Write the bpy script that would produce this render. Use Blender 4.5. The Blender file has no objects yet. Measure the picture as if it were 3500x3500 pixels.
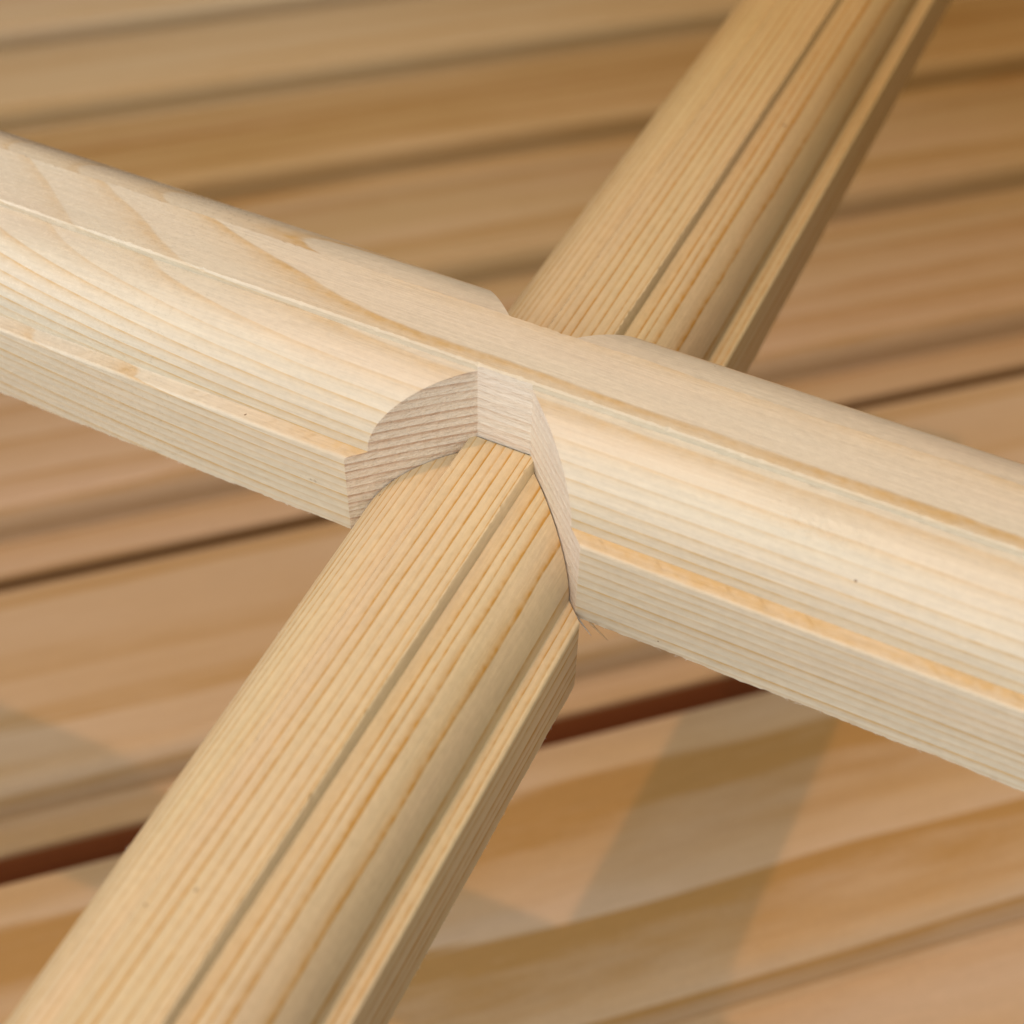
import bpy, bmesh, math, random
from mathutils import Vector, Matrix, noise

scene = bpy.context.scene
U = 0.005                       # one modelling unit = 5 mm (half the width of a bar's flat top)

# ------------------------------------------------------------------ camera
CAM_R = ((0.9004287, 0.3350194, -0.2774710), (0.4346816, -0.6684157, 0.6035498), (0.0167350, -0.6640651, -0.7474875))
CAM_C = Vector((10.96131, -24.23074, 23.84947))
cam_data = bpy.data.cameras.new("camera")
cam = bpy.data.objects.new("camera", cam_data)
scene.collection.objects.link(cam)
m = Matrix.Identity(4)
for r in range(3):
    m[r][0] = CAM_R[r][0]; m[r][1] = -CAM_R[r][1]; m[r][2] = -CAM_R[r][2]; m[r][3] = CAM_C[r] * U
# the lattice leans: its own axes are turned so that world Z is the true vertical
UP = Vector((-0.45, -0.75, 0.65)).normalized()
WORLD = UP.rotation_difference(Vector((0, 0, 1))).to_matrix().to_4x4()
cam.matrix_world = WORLD @ m
cam_data.sensor_width = 36.0
cam_data.lens = 36.0 * 4921.5 / 3500.0
cam_data.clip_start = 0.005
cam_data.clip_end = 100.0
cam_data.dof.use_dof = True
cam_data.dof.focus_distance = 36.6 * U
cam_data.dof.aperture_fstop = 17.5
scene.camera = cam

# ------------------------------------------------------------------ world and sun
SUN_DIR = WORLD.to_3x3() @ Vector((0.18247, -0.03289, -1.0)).normalized()
world = bpy.data.worlds.new("World")
scene.world = world
world.use_nodes = True
wn = world.node_tree.nodes; wl = world.node_tree.links
wn.clear()
sky = wn.new('ShaderNodeTexSky'); sky.sky_type = 'NISHITA'; sky.sun_disc = False
to_sun = -SUN_DIR
sky.sun_elevation = math.asin(to_sun.z)
sky.sun_rotation = math.atan2(to_sun.x, to_sun.y)
sky.air_density = 1.0; sky.dust_density = 1.0; sky.ozone_density = 1.0
tint = wn.new('ShaderNodeMix'); tint.data_type = 'RGBA'; tint.blend_type = 'MULTIPLY'; tint.inputs[0].default_value = 1.0
tint.inputs[7].default_value = (0.88, 0.73, 0.56, 1)      # camera white balance for open shade
# added bright sky patch behind the camera, put in to fill faces turned there
SKY_FILL_DIR = WORLD.to_3x3() @ Vector((-0.24, -0.85, 0.47)).normalized()
wtc = wn.new('ShaderNodeTexCoord')
wdot = wn.new('ShaderNodeVectorMath'); wdot.operation = 'DOT_PRODUCT'; wdot.inputs[1].default_value = SKY_FILL_DIR
wl.new(wtc.outputs['Generated'], wdot.inputs[0])
wnoise = wn.new('ShaderNodeTexNoise'); wnoise.inputs['Scale'].default_value = 2.5; wnoise.inputs['Detail'].default_value = 4.0
wl.new(wtc.outputs['Generated'], wnoise.inputs[0])
wadd = wn.new('ShaderNodeMath'); wadd.operation = 'MULTIPLY_ADD'; wadd.inputs[1].default_value = 0.35
wl.new(wnoise.outputs[0], wadd.inputs[0]); wl.new(wdot.outputs['Value'], wadd.inputs[2])
wmap = wn.new('ShaderNodeMapRange'); wmap.interpolation_type = 'SMOOTHSTEP'
for k_, v_ in enumerate((0.62, 1.06, 0.0, 1.0)):
    wmap.inputs[k_ + 1].default_value = v_
wl.new(wadd.outputs[0], wmap.inputs[0])
sky_fill = wn.new('ShaderNodeMix'); sky_fill.data_type = 'RGBA'
sky_fill.inputs[7].default_value = (12.0, 11.6, 10.8, 1)
wl.new(wmap.outputs[0], sky_fill.inputs[0])
wl.new(tint.outputs[2], sky_fill.inputs[6])
bg = wn.new('ShaderNodeBackground'); bg.inputs[1].default_value = 0.15
wo = wn.new('ShaderNodeOutputWorld')
wl.new(sky.outputs[0], tint.inputs[6]); wl.new(sky_fill.outputs[2], bg.inputs[0]); wl.new(bg.outputs[0], wo.inputs[0])

sun_data = bpy.data.lights.new("sun", 'SUN')
sun_data.energy = 0.75
sun_data.angle = math.radians(1.0)
sun_data.color = (1.0, 0.55, 0.27)
sun = bpy.data.objects.new("sun", sun_data)
sun.rotation_euler = SUN_DIR.to_track_quat('-Z', 'Y').to_euler()
sun.location = (-0.2, 0.0, 1.0)
scene.collection.objects.link(sun)

scene.view_settings.view_transform = 'Standard'
scene.view_settings.look = 'None'
scene.view_settings.exposure = 0.0
scene.view_settings.gamma = 1.0
scene.view_settings.use_curve_mapping = False


# ------------------------------------------------------------------ helpers
def link(o, parent=None):
    scene.collection.objects.link(o)
    if parent is not None:
        o.parent = parent
    return o


def mesh_obj(name, bm, mats, parent=None, sharp=0.6):
    for e in bm.edges:
        if len(e.link_faces) == 2 and e.calc_face_angle(0.0) > sharp:
            e.smooth = False
    for f in bm.faces:
        f.smooth = True
    me = bpy.data.meshes.new(name)
    bm.to_mesh(me); bm.free()
    for mt in mats:
        me.materials.append(mt)
    return link(bpy.data.objects.new(name, me), parent)


class NT:
    """small wrapper for building node trees"""
    def __init__(self, tree):
        self.t = tree

    def _set(self, node, i, v):
        if v is None:
            return
        if hasattr(v, 'is_linked'):
            self.t.links.new(v, node.inputs[i])
        else:
            node.inputs[i].default_value = v

    def math(self, op, a, b=None, c=None, clamp=False):
        n = self.t.nodes.new('ShaderNodeMath'); n.operation = op; n.use_clamp = clamp
        self._set(n, 0, a); self._set(n, 1, b); self._set(n, 2, c)
        return n.outputs[0]

    def vmath(self, op, a, b=None):
        n = self.t.nodes.new('ShaderNodeVectorMath'); n.operation = op
        self._set(n, 0, a)
        if op == 'SCALE':
            self._set(n, 3, b)
        else:
            self._set(n, 1, b)
        return n.outputs['Value'] if op in ('DOT_PRODUCT', 'LENGTH') else n.outputs[0]

    def sep(self, v):
        n = self.t.nodes.new('ShaderNodeSeparateXYZ'); self._set(n, 0, v)
        return n.outputs

    def noise(self, v, scale=1.0, detail=2.0, rough=0.5, dim='3D', w=None):
        n = self.t.nodes.new('ShaderNodeTexNoise'); n.noise_dimensions = dim
        if dim != '1D':
            self._set(n, 0, v)
        else:
            self._set(n, 1, v)
        n.inputs['Scale'].default_value = scale
        n.inputs['Detail'].default_value = detail
        n.inputs['Roughness'].default_value = rough
        return n.outputs[0]

    def white(self, w):
        n = self.t.nodes.new('ShaderNodeTexWhiteNoise'); n.noise_dimensions = '1D'
        self._set(n, 1, w)
        return n.outputs[0]

    def ramp(self, fac, stops, interp='LINEAR'):
        n = self.t.nodes.new('ShaderNodeValToRGB'); cr = n.color_ramp; cr.interpolation = interp
        while len(cr.elements) < len(stops):
            cr.elements.new(0.5)
        for el, (p, v) in zip(cr.elements, stops):
            el.position = p; el.color = (v, v, v, 1)
        self._set(n, 0, fac)
        return n.outputs[0]

    def mix(self, fac, a, b, mode='MIX'):
        n = self.t.nodes.new('ShaderNodeMix'); n.data_type = 'RGBA'; n.blend_type = mode
        self._set(n, 0, fac); self._set(n, 6, a); self._set(n, 7, b)
        return n.outputs[2]

    def remap(self, v, a, b, c, d, clamp=True):
        n = self.t.nodes.new('ShaderNodeMapRange'); n.clamp = clamp
        self._set(n, 0, v)
        for i, x in enumerate((a, b, c, d)):
            n.inputs[i + 1].default_value = x
        return n.outputs[0]


def rgba(c):
    return (c[0], c[1], c[2], 1.0)


def wood(name, ringdir, spacing, base, late, pink, seed=0.0, warp=0.5, late_w=0.5, late_gain=1.0, jitter=0.9,
         cathedral=None, end=False, rough=0.5, bead=0.5, bump=0.25, spec=0.35, curve=0.0, phase=0.0, sheen=None, strength_min=0.45, haze_w=0.22, wander=0.035, blotch_s=1.0, falloff=None, dirt=None, tear=None):
    """solid softwood: growth rings cut by the real surfaces, so every face shows its own grain"""
    mt = bpy.data.materials.new(name); mt.use_nodes = True
    t = mt.node_tree; t.nodes.clear(); N = NT(t)
    out = t.nodes.new('ShaderNodeOutputMaterial'); bs = t.nodes.new('ShaderNodeBsdfPrincipled')
    t.links.new(bs.outputs[0], out.inputs[0])
    tc = t.nodes.new('ShaderNodeTexCoord')
    P = N.vmath('SCALE', tc.outputs['Object'], 1.0 / U)
    x, y, z = N.sep(P)
    Ps = N.vmath('ADD', P, (seed * 37.1, seed * 11.3, seed * 5.7))
    S = N.vmath('MULTIPLY', Ps, (0.05, 1.0, 1.0))
    d = Vector(ringdir).normalized()
    rho = N.math('DIVIDE', N.vmath('DOT_PRODUCT', P, tuple(d)), spacing)
    rho = N.math('ADD', rho, N.math('MULTIPLY', N.math('SUBTRACT', N.noise(S, 0.55, 2.0), 0.5), warp / spacing))
    # slow wander of the grain along the length
    rho = N.math('ADD', rho, N.math('MULTIPLY', N.math('SUBTRACT', N.noise(N.vmath('MULTIPLY', Ps, (0.4, 0.8, 0.8)), 1.0, 3.0), 0.5), wander / spacing))
    if curve:
        yy = N.math('MULTIPLY', y, y)
        rho = N.math('ADD', rho, N.math('MULTIPLY', yy, curve / spacing))
    if cathedral:
        amp, x0, sgn = cathedral
        u = N.math('MAXIMUM', N.math('MULTIPLY', N.math('SUBTRACT', x0, x), sgn), 0.0)
        rho = N.math('SUBTRACT', rho, N.math('MULTIPLY', N.math('MULTIPLY', u, u), amp / spacing))
    rho = N.math('ADD', rho, phase)
    rho = N.math('ADD', rho, N.math('MULTIPLY', N.noise(N.math('ADD', rho, seed * 3.3), 0.8, 1.0, 0.5, '1D'), jitter))
    fr = N.math('FRACT', rho); cell = N.math('FLOOR', rho)
    strength = N.white(N.math('ADD', cell, seed))
    late_f = N.ramp(fr, [(0.0, 0.0), (1.0 - late_w * 1.8, 0.03), (1.0 - late_w * 0.8, haze_w), (1.0 - late_w * 0.45, 0.65), (0.92, 1.0), (0.965, 0.9), (1.0, 0.0)])
    late_f = N.math('MULTIPLY', late_f, N.remap(strength, 0, 1, strength_min, 1.0))
    along = N.remap(N.noise(N.vmath('MULTIPLY', Ps, (0.22, 1.6, 1.6)), 1.0, 2.0), 0.3, 0.7, 0.65, 1.15)
    late_f = N.math('MULTIPLY', late_f, along)
    beads = N.remap(N.noise(N.vmath('MULTIPLY', Ps, (3.2, 5.0, 5.0)), 1.0, 2.0), 0.35, 0.68, 1.0 - bead, 1.0 + 0.3 * bead)
    late_f = N.math('MULTIPLY', N.math('MULTIPLY', late_f, beads), late_gain, clamp=True)
    fibre = N.noise(N.vmath('MULTIPLY', Ps, (0.5, 15.0, 15.0)), 1.0, 4.0, 0.6)
    blotch = N.noise(N.vmath('MULTIPLY', Ps, (0.10 * blotch_s, 0.55 * blotch_s, 0.55 * blotch_s)), 1.0, 3.0)
    flecks = N.noise(N.vmath('MULTIPLY', Ps, (4.0, 7.0, 7.0)), 1.0, 3.0, 0.65)
    col = N.mix(N.remap(blotch, 0.35, 0.68, 0.0, 1.0), rgba(base), rgba(pink))
    col = N.mix(late_f, col, rgba(late))
    shade = N.math('ADD', N.remap(fibre, 0.25, 0.75, -0.09, 0.07), N.remap(flecks, 0.3, 0.7, -0.05, 0.05))
    shade = N.math('ADD', shade, 1.0)
    comb = t.nodes.new('ShaderNodeCombineXYZ')
    for i in range(3):
        t.links.new(shade, comb.inputs[i])
    colv = N.vmath('MULTIPLY', col, comb.outputs[0])
    if falloff:                        # light falloff along the length, painted into the colour
        dx0, dx1, dcol = falloff
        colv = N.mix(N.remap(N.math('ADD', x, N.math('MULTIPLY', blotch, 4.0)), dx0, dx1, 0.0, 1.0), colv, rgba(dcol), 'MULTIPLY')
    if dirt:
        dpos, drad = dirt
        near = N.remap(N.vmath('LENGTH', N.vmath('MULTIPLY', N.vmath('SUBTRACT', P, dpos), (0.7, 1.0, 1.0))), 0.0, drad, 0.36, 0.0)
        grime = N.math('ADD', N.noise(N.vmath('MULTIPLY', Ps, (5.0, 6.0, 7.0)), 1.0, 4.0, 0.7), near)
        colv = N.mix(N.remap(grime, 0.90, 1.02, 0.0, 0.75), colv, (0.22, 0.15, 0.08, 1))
    if end:                          # torn fibres show as pale flecks, crushed pores stay dark
        tornv = N.vmath('MULTIPLY', Ps, (2.6, 2.6, 12.0))
        colv = N.mix(N.remap(N.noise(tornv, 1.0, 3.0, 0.65), 0.64, 0.76, 0.0, 0.5), colv, (0.85, 0.79, 0.68, 1))
        tornw = N.vmath('ADD', tornv, (9.1, 4.2, 7.7))
        colv = N.mix(N.remap(N.noise(tornw, 1.0, 3.0, 0.65), 0.66, 0.78, 0.0, 0.3), colv, (0.34, 0.22, 0.14, 1))
    # tiny resin specks
    specks = N.remap(N.noise(N.vmath('MULTIPLY', Ps, (4.1, 4.1, 4.1)), 1.0, 0.0), 0.915, 0.925, 0.0, 0.8)
    colv = N.mix(specks, colv, (0.16, 0.08, 0.03, 1))
    t.links.new(colv, bs.inputs['Base Color'])
    bs.inputs['Specular IOR Level'].default_value = spec
    rg = N.remap(flecks, 0.3, 0.7, rough - 0.08, rough + 0.10)
    if sheen:                        # a burnished stretch where the planer polished the fibres
        sx0, sx1, sr = sheen
        rg = N.math('ADD', rg, N.remap(x, sx0, sx1, -sr, 0.0))
        cw = N.math('MULTIPLY', N.remap(x, sx0 - 1.5, sx1, 1.0, 0.0), N.remap(flecks, 0.35, 0.65, 0.3, 1.0))
        t.links.new(cw, bs.inputs['Coat Weight'])
        bs.inputs['Coat Roughness'].default_value = 0.33
    t.links.new(rg, bs.inputs['Roughness'])
    h = N.math('ADD', N.math('MULTIPLY', fibre, 0.5), N.math('ADD', N.math('MULTIPLY', flecks, 0.45), N.math('MULTIPLY', late_f, 0.35)))
    ripple = N.math('SINE', N.math('ADD', N.math('MULTIPLY', x, 21.0), N.math('MULTIPLY', N.noise(Ps, 0.8, 1.0), 5.0)))
    h = N.math('ADD', h, N.math('MULTIPLY', ripple, 0.05))
    if end:
        saw = N.noise(N.vmath('MULTIPLY', Ps, (2.0, 2.0, 9.0)), 1.0, 3.0, 0.6)
        h = N.math('ADD', h, N.math('MULTIPLY', saw, 1.6))
    if tear:
        tpos, trad = tear
        near = N.remap(N.vmath('LENGTH', N.vmath('MULTIPLY', N.vmath('SUBTRACT', P, tpos), (0.35, 1.0, 1.0))), 0.0, trad, 1.0, 0.0)
        h = N.math('ADD', h, N.math('MULTIPLY', N.math('MULTIPLY', N.noise(N.vmath('MULTIPLY', Ps, (3.0, 4.0, 4.0)), 1.0, 3.0, 0.6), near), 6.0))
    bp = t.nodes.new('ShaderNodeBump'); bp.inputs['Strength'].default_value = bump
    bp.inputs['Distance'].default_value = 0.06 * U
    t.links.new(h, bp.inputs['Height']); t.links.new(bp.outputs[0], bs.inputs['Normal'])
    return mt


# ------------------------------------------------------------------ the glazing bars
S_, A_, B_, W_, H_ = 0.329, 1.975, 1.808, 3.4855, 4.9034     # quirk depth, ovolo width and depth, half width, height
DROP, G_ = 2.4849, 0.7452                                     # how far the lower bar is pulled out, half width of the notch
HALF = 2.52


def bar_profile(S_=S_, A_=A_, B_=B_, W_=W_, groove=0.05):
    """half section from the quirk's foot to the bottom arris, as (distance from the middle, height)"""
    pts = [(1.0, -S_ - groove), (1.07, -S_ - groove - 0.01)]
    n = 18
    for i in range(n + 1):
        a = math.pi / 2 * i / n
        pts.append((1.0 + 0.12 + (A_ - 0.12) * math.sin(a), -S_ - 0.01 - (B_ - 0.01) * (1 - math.cos(a))))
    zl = -S_ - B_
    pts.append((1.0 + A_ + 0.03, zl - 0.02))
    r = min(0.10, (W_ - 1.0 - A_) * 0.5)
    for i in range(5):
        a = math.pi / 2 * i / 4
        pts.append((W_ - r + r * math.sin(a), zl - r * (1 - math.cos(a)) - 0.02))
    pts.append((W_, -H_ + 0.9)); pts.append((W_, -H_ + 0.18)); pts.append((W_, -H_ + 0.05)); pts.append((W_ - 0.05, -H_))
    return pts


def bar_mesh(length_neg, length_pos, upper, gap, seed):
    """Local x runs along the bar. upper: notch from below (the bar on top), else from above."""
    rnd = random.Random(seed)
    bm = bmesh.new()
    if upper:
        profs = {-1: bar_profile(0.21, 2.05, 1.927, groove=0.0), 1: bar_profile(0.21, 2.05, 1.927, groove=0.0)}
    else:                               # local +y is the left side in the photograph, planed a little narrower
        profs = {-1: bar_profile(0.28, 1.95, 1.87, groove=0.0), 1: bar_profile(0.42, 1.98, 1.84, 3.20, groove=0.03)}
    qd = {-1: 0.215, 1: 0.215} if upper else {-1: 0.285, 1: 0.455}     # foot of the quirk on either side
    np_ = len(profs[1])

    def stations(L):
        xs = [0.0]
        x = 0.0
        while x < L:
            x += 0.11 if x < 16 else 0.6
            xs.append(min(x, L))
        return xs

    def jig(x, k, amp):
        return amp * (noise.noise(Vector((x * 5.1 + seed, k * 7.7, 0.3))) + 0.5 * noise.noise(Vector((x * 17.0 + seed, k * 3.1, 5.0))))

    def mitre(v):                       # where the moulding at distance v from the middle ends
        return (G_ if upper else 1.0) + gap + (v - (1.0 if upper else G_))

    for sx, L in ((-1, length_neg), (1, length_pos)):
        st = stations(L)
        for sy in (-1, 1):
            prof = profs[sy]
            grid = []
            for si, s in enumerate(st):
                row = []
                for k, (v, zz) in enumerate(prof):
                    x0 = mitre(v)
                    xx = x0 + (L - x0) * (s / L) if s > 0 else x0
                    wob = 0.0
                    if not upper and sy > 0:          # the planed side is not quite parallel
                        lx = xx * sx
                        v = 1.0 + (v - 1.0) * (1.06 if lx > 0 else 1.0 - 0.22 * min(max((-lx - 3.0) / 15.0, 0.0), 1.0))
                    dz = 0.0
                    if k >= np_ - 2:
                        dz = -abs(jig(xx * sx, 40 + k % 2, 0.05)) + 0.06 * noise.noise(Vector((xx * sx * 0.6, seed, 2.0))) if s > 0 else 0
                        wob = jig(xx * sx, 50 + sy, 0.012)
                    elif k == 0:
                        dz = jig(xx * sx, 20 + sy, 0.02)
                    elif np_ - 10 < k < np_ - 4:
                        dz = jig(xx * sx, 60 + sy, 0.012)
                    if s == 0:
                        wob = 0; dz = 0
                    row.append(bm.verts.new((sx * xx * U, sy * (v + wob) * U, (zz + dz) * U)))
                # inner bottom
                v = 1.0
                x0 = mitre(v); xx = x0 + (L - x0) * (s / L) if s > 0 else x0
                row.append(bm.verts.new((sx * xx * U, sy * v * U, -H_ * U)))
                grid.append(row)
            n = len(grid[0])
            for i in range(len(grid) - 1):
                for k in range(n - 1):
                    q = [grid[i][k], grid[i + 1][k], grid[i + 1][k + 1], grid[i][k + 1]]
                    if sx * sy > 0:
                        q.reverse()
                    bm.faces.new(q)
            # mitred end: real cut face, triangulated as strips for an uneven sawn surface
            loop = grid[0]
            f = bm.faces.new(loop if sx * sy > 0 else list(reversed(loop)))
            f.material_index = 2 if (upper and sx * sy < 0) else 1
            f2 = bm.faces.new(list(reversed(grid[-1])) if sx * sy > 0 else grid[-1])
            f2.material_index = 1
    # the web with the flat top
    xs = sorted(set([round(-length_neg + i * 0.6, 4) for i in range(int((length_neg - 16) / 0.6))]
                    + [round(-16 + i * 0.11, 4) for i in range(int(32 / 0.11) + 1)]
                    + [round(16.2 + i * 0.6, 4) for i in range(int((length_pos - 16.2) / 0.6) + 1)]
                    + [-G_ + 0.0, G_ - 0.0, -1.0, 1.0]))
    sec = []
    half = HALF
    lean = 1.0 if upper else 0.93          # the lower bar's quirk leans back a little
    for x in xs:
        inn = abs(x) < (G_ + 1e-6 if upper else 1.0 + 1e-6)
        if upper:
            ztop, zbot = 0.0, (-half if inn else -H_)
        else:
            ztop, zbot = (-half if inn else 0.0), -H_
        row = []
        for sy in (-1, 1):
            c = jig(x, 10 + sy, 0.022) + 0.03 * noise.noise(Vector((x * 0.5, sy * 3.0, seed)))
            chip = max(0.0, noise.noise(Vector((x * 6.0 + seed, sy * 4.0, 9.0))) - 0.15) * 0.09
            row.append([(sy * (1.0), zbot), (sy * (1.0), ztop - (qd[sy] if not (inn and not upper) else 0)),
                        (sy * (lean + 0.2 * c), ztop - 0.05 - chip), (sy * (lean - 0.045 + c - chip), ztop)])
        sec.append((x, inn, row))
    rows = []
    for x, inn, (l, r) in sec:
        pts = [l[0], l[1], l[2], l[3], r[3], r[2], r[1], r[0]]
        rows.append([bm.verts.new((x * U, p[0] * U, p[1] * U)) for p in pts])
    for i in range(len(rows) - 1):
        for k in range(8):
            a, b = k, (k + 1) % 8
            q = [rows[i][a], rows[i][b], rows[i + 1][b], rows[i + 1][a]]
            try:
                f = bm.faces.new(q)
                cut = sec[i][1] and sec[i + 1][1]
                if cut and k in (0, 6, 1, 5):
                    f.material_index = 1 if not upper else 2
            except ValueError:
                pass
    bm.faces.new(rows[0]); bm.faces.new(list(reversed(rows[-1])))
    bmesh.ops.recalc_face_normals(bm, faces=bm.faces[:])
    return bm


RING_A = dict(ringdir=(0.0, 0.17, 1.0), spacing=0.29, seed=1.0, warp=0.07, jitter=0.25, phase=0.18, cathedral=(0.0045, -2.0, 1.0), curve=0.02)
wood_a = wood("pale_pine", base=(0.635, 0.58, 0.465), late=(0.56, 0.38, 0.17), pink=(0.645, 0.56, 0.44), late_w=0.36, late_gain=1.3, bead=0.25, haze_w=0.34,
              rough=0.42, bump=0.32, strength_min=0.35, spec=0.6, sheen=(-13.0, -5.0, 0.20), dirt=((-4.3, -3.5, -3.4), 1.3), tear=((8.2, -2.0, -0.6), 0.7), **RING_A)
wood_a_end = wood("pale_pine_mitre_cut", base=(0.80, 0.72, 0.61), late=(0.60, 0.43, 0.32), pink=(0.80, 0.70, 0.59), late_w=0.40, late_gain=2.0,
                  bead=0.25, rough=0.65, bump=0.8, end=True, spec=0.25, **RING_A)
wood_a_web = wood("pale_pine_saw_cut", base=(0.76, 0.69, 0.58), late=(0.62, 0.48, 0.36), pink=(0.75, 0.66, 0.58), late_w=0.40, late_gain=1.0,
                  bead=0.3, rough=0.6, bump=0.7, end=True, spec=0.3, **RING_A)
RING_B = dict(ringdir=(0.0, -0.88, 0.47), spacing=0.235, seed=4.0, warp=0.08, jitter=0.8)
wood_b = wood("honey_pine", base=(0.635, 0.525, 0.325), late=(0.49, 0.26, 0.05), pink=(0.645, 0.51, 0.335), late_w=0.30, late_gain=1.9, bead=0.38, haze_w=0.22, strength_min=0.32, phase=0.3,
              rough=0.5, bump=0.28, falloff=(1.0, 24.0, (0.74, 0.62, 0.42)), **RING_B)  # far end darkened and ambered to paint in light falloff
wood_b_end = wood("honey_pine_mitre_cut", base=(0.58, 0.42, 0.25), late=(0.40, 0.2, 0.07), pink=(0.58, 0.42, 0.25), late_w=0.5, bead=0.8,
                  rough=0.65, bump=0.8, end=True, **RING_B)

bar_a = mesh_obj("glazing_bar", bar_mesh(46, 46, True, 0.0, 3), [wood_a, wood_a_end, wood_a_web])
bar_a.matrix_world = WORLD.copy()
bar_a['label'] = "pale moulded pine bar sloping down to the right, lying on top at the crossing"
bar_a['category'] = "glazing bar"
bar_a['group'] = "moulded pine bars of the lattice"

bar_b = mesh_obj("glazing_bar", bar_mesh(30, 46, False, 0.045, 8), [wood_b, wood_b_end])
bar_b.matrix_world = WORLD @ Matrix.Translation((0, 0, -DROP * U)) @ Matrix.Rotation(math.pi / 2, 4, 'Z')
bar_b['label'] = "honey coloured pine bar with tight brown grain, passing beneath the paler bar"
bar_b['category'] = "glazing bar"
bar_b['group'] = "moulded pine bars of the lattice"

# ------------------------------------------------------------------ cladding boards behind
NRM = Vector((-0.10712143, 0.12482283, 0.98637937)); EDIR = Vector((0.73151608, 0.68178993, -0.00683499)); FDIR = Vector((-0.67335668, 0.7208202, -0.16434422))
P0 = Vector((3.68103895, -4.28931609, -33.89518547))
Q0, PITCH = 99.081, 20.6076


def board_mesh(length, flat, strip, step, thick, seed):
    bm = bmesh.new()
    # section, y downwards in the photo is negative
    r, rv = 1.3, 1.7
    sec = [(0.0, -thick), (0.0, -0.35), (-0.1, -0.1), (-0.35, 0.0)]
    for i in range(7):
        a = math.pi / 2 * i / 6
        sec.append((-(flat - r) - r * math.sin(a), -rv * (1 - math.cos(a))))
    sec += [(-flat - 0.05, -step + 0.25), (-flat - 0.3, -step), (-flat - strip + 0.3, -step - 0.05), (-flat - strip + 0.08, -step - 0.12), (-flat - strip, -step - 0.35), (-flat - strip, -thick)]
    xs = [-70 + i * 5 for i in range(int(length / 5) + 1)]
    rows = []
    for x in xs:
        w = 0.12 * noise.noise(Vector((x * 0.03, seed * 3.1, 0)))
        rows.append([bm.verts.new((x * U, (p[0] + w) * U, p[1] * U)) for p in sec])
    n = len(sec)
    for i in range(len(rows) - 1):
        for k in range(n):
            b = (k + 1) % n
            f = bm.faces.new([rows[i][k], rows[i][b], rows[i + 1][b], rows[i + 1][k]])
            if k == n - 2:
                f.material_index = 1            # the sawn lower edge, deep in the gap
    bm.faces.new(rows[0]); bm.faces.new(list(reversed(rows[-1])))
    bmesh.ops.recalc_face_normals(bm, faces=bm.faces[:])
    return bm


rot = Matrix((EDIR, FDIR, NRM)).transposed().to_4x4()
boards = [  # upper boards darker and more amber: light falloff painted into their colours
    # index, flat, strip, base, late, pink, ring dir, spacing, seed, label
    (-2, 14.2, 2.9, (0.42, 0.33, 0.21), (0.34, 0.22, 0.09), (0.42, 0.31, 0.2), 1, "out-of-focus tan cladding board cutting across the top left corner"),
    (-1, 14.2, 2.9, (0.42, 0.32, 0.19), (0.34, 0.21, 0.07), (0.41, 0.3, 0.17), 2, "out-of-focus tan cladding board second from the top left corner, above the amber one"),
    (0, 14.2, 2.9, (0.34, 0.215, 0.08), (0.25, 0.12, 0.02), (0.4, 0.27, 0.13), 3, "amber brown cladding board running behind the honey bar into the top right corner"),
    (1, 14.2, 2.9, (0.4, 0.285, 0.15), (0.31, 0.18, 0.055), (0.42, 0.29, 0.17), 4, "tan cladding board next below the amber one, meeting the pale bar's upper left edge"),
    (2, 13.4, 3.1, (0.45, 0.32, 0.19), (0.35, 0.2, 0.07), (0.46, 0.32, 0.21), 5, "cladding board directly behind the crossing, with a thin dark seam along its lower edge"),
    (3, 14.9, 1.9, (0.5, 0.36, 0.23), (0.4, 0.24, 0.09), (0.47, 0.32, 0.18), 6, "cladding board between the thin dark seam and the wide dark red gap"),
    (4, 14.8, 6.0, (0.56, 0.43, 0.31), (0.4, 0.23, 0.075), (0.52, 0.35, 0.18), 7, "cladding board just below the wide dark red gap, with crossed bar shadows on it"),
    (5, 14.8, 2.5, (0.52, 0.38, 0.25), (0.38, 0.22, 0.08), (0.5, 0.35, 0.2), 8, "cladding board in the bottom right corner, below the board with the crossed shadows"),
]
RDIRS = [(0, .25, 1), (0, .2, 1), (0, -.35, 1), (0, .3, 1), (0, .3, 1), (0, -.25, 1), (0, .22, 1), (0, .3, 1)]
edge_shade = wood("cladding_pine_edge_shade", (0, .2, 1), 1.0, (0.24, 0.13, 0.05), (0.17, 0.09, 0.035), (0.24, 0.13, 0.05), seed=7.1, rough=0.7)  # shade of the narrow gaps painted into the edge colour
edge_red_shade = wood("cladding_pine_edge_red_shade", (0, .2, 1), 1.0, (0.30, 0.095, 0.028), (0.22, 0.06, 0.02), (0.30, 0.095, 0.028), seed=6.1, rough=0.7)  # dark red shade of the deep gap painted into the edge colour
for (i, flat, strip, base, late, pink, seed, label), rd in zip(boards, RDIRS):
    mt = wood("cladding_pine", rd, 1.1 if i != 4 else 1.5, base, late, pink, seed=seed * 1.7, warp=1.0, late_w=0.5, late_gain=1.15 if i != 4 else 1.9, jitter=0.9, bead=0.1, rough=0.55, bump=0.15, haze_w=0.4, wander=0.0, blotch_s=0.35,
              falloff=(15.0, 75.0, (0.76, 0.65, 0.44)) if i in (-2, -1, 0, 1, 2) else None)  # upper boards darken further along the length, painted light falloff
    b = mesh_obj("cladding_board", board_mesh(240, flat, strip, 2.45, 9.0, seed), [mt, edge_red_shade if i >= 3 else edge_shade])
    b.matrix_world = WORLD @ Matrix.Translation((P0 + FDIR * (Q0 - i * PITCH - (3.2 if i == 5 else 0.0))) * U) @ rot
    b['label'] = label
    b['category'] = "cladding board"
    b['group'] = "pine cladding boards behind the bars"

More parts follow.
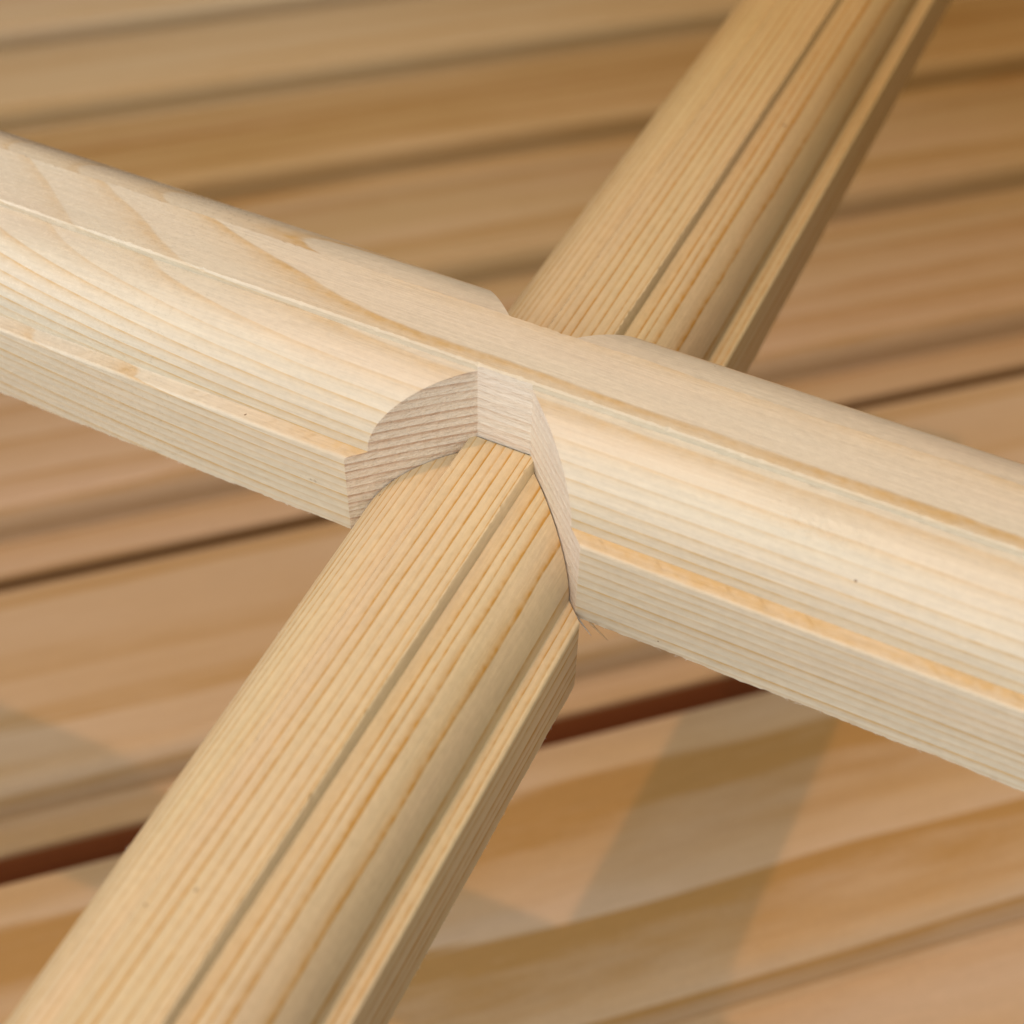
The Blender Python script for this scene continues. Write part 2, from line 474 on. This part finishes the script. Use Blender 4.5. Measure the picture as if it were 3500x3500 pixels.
# dark timber sheet that the boards are fixed to
bm = bmesh.new()
vs = [bm.verts.new((x * U, y * U, -9.02 * U)) for x, y in ((-90, -60), (190, -60), (190, 190), (-90, 190))]
bm.faces.new(vs)
mt = wood("backing_pine", (0, .2, 1), 1.0, (0.30, 0.14, 0.06), (0.2, 0.08, 0.03), (0.3, 0.14, 0.06), seed=3.3, rough=0.7)
bk = mesh_obj("wall", bm, [mt])
bk.matrix_world = WORLD @ Matrix.Translation(P0 * U) @ rot
bk['kind'] = 'structure'
bk['label'] = "dark reddish timber seen through the gaps between the cladding boards"


# ------------------------------------------------------------------ loose slivers and raised fibres left by the saw
def sliver(bm, p, tip, width, bend=(0, 0, 0), segs=5):
    p = Vector(p); tip = Vector(tip); d = (tip - p)
    side = d.cross(Vector((0.3, 0.8, 0.5))).normalized(); nrm = d.cross(side).normalized()
    prev = None
    for i in range(segs + 1):
        t = i / segs
        c = p + d * t + Vector(bend) * math.sin(t * math.pi / 2) * t
        w = width * (1 - t ** 2 * 0.8)
        ring = [bm.verts.new((c + side * w) * U), bm.verts.new((c + nrm * w * 0.5) * U), bm.verts.new((c - side * w) * U), bm.verts.new((c - nrm * w * 0.5) * U)]
        if prev:
            for k in range(4):
                bm.faces.new([prev[k], prev[(k + 1) % 4], ring[(k + 1) % 4], ring[k]])
        else:
            bm.faces.new(list(reversed(ring)))
        prev = ring
    bm.faces.new(prev)


for base, tip, w, mt, lab in (((3.25, -3.46, -4.84), (3.70, -3.52, -5.44), 0.055, wood_a_web, "white sliver of torn wood"),
                              ((3.62, -3.47, -4.88), (4.16, -3.55, -5.32), 0.05, wood_b_end, "brown sliver of torn wood")):
    bm = bmesh.new(); sliver(bm, base, tip, w, (0.03, 0, 0.08))
    sp = mesh_obj("splinter", bm, [mt], bar_a)
    sp['label'] = lab

rnd = random.Random(5)
bm = bmesh.new()
for i in range(150):
    kind = rnd.random()
    x = rnd.uniform(-14, 16)
    if kind < 0.5:                          # bottom arris
        if -4.0 < x < 3.6:
            continue
        p = (x, -3.47, -4.89); d = (rnd.choice((-1, 1)) * rnd.uniform(0.03, 0.14), -0.01, -rnd.uniform(0.01, 0.07))
    elif kind < 0.75:                       # far shoulder
        if -3 < x < 3.2:
            continue
        t = rnd.uniform(0.5, 0.9)
        p = (x, 1.12 + 1.85 * math.sin(t), -S_ - B_ * (1 - math.cos(t))); d = (rnd.uniform(-0.12, 0.12), 0.03, rnd.uniform(0.02, 0.07))
    else:                                   # rim of the notch
        v = rnd.uniform(0.05, 1.0)
        sgn = rnd.choice((-1, 1))
        p = (sgn * (G_ + v * 2.4), -1.0 - v * 2.4, -S_ - (B_ * v ** 2.2) - rnd.uniform(0.0, 2.0)); d = (-sgn * rnd.uniform(0.02, 0.05), -0.04, rnd.uniform(-0.03, 0.03))
    sliver(bm, p, Vector(p) + Vector(d), rnd.uniform(0.006, 0.012), (0, 0, rnd.uniform(-0.02, 0.03)), 3)
fz = mesh_obj("raised_fibres", bm, [wood_a_web], bar_a)
fz['kind'] = 'stuff'

bm = bmesh.new()
for i in range(90):
    x = rnd.uniform(-16, -4.2) if rnd.random() < 0.75 else rnd.uniform(4, 14)
    if rnd.random() < 0.6:
        t = rnd.uniform(0.7, 1.3); kk = 1.06 if x > 0 else 1.0 - 0.22 * min(max((-x - 3.0) / 15.0, 0.0), 1.0)
        y = 1.0 + kk * (0.12 + 1.86 * math.sin(t)); zz = -0.47 - 1.79 * (1 - math.cos(t)); sd = 1
    else:
        y = -3.47; zz = -4.88; sd = -1
    d = (rnd.uniform(-0.10, 0.10), sd * 0.04, rnd.uniform(0.0, 0.05) * sd)
    sliver(bm, (x, y, zz), Vector((x, y, zz)) + Vector(d), rnd.uniform(0.006, 0.012), (0, 0, 0.01), 3)
fz = mesh_obj("raised_fibres", bm, [wood_a_web], bar_b)
fz['kind'] = 'stuff'
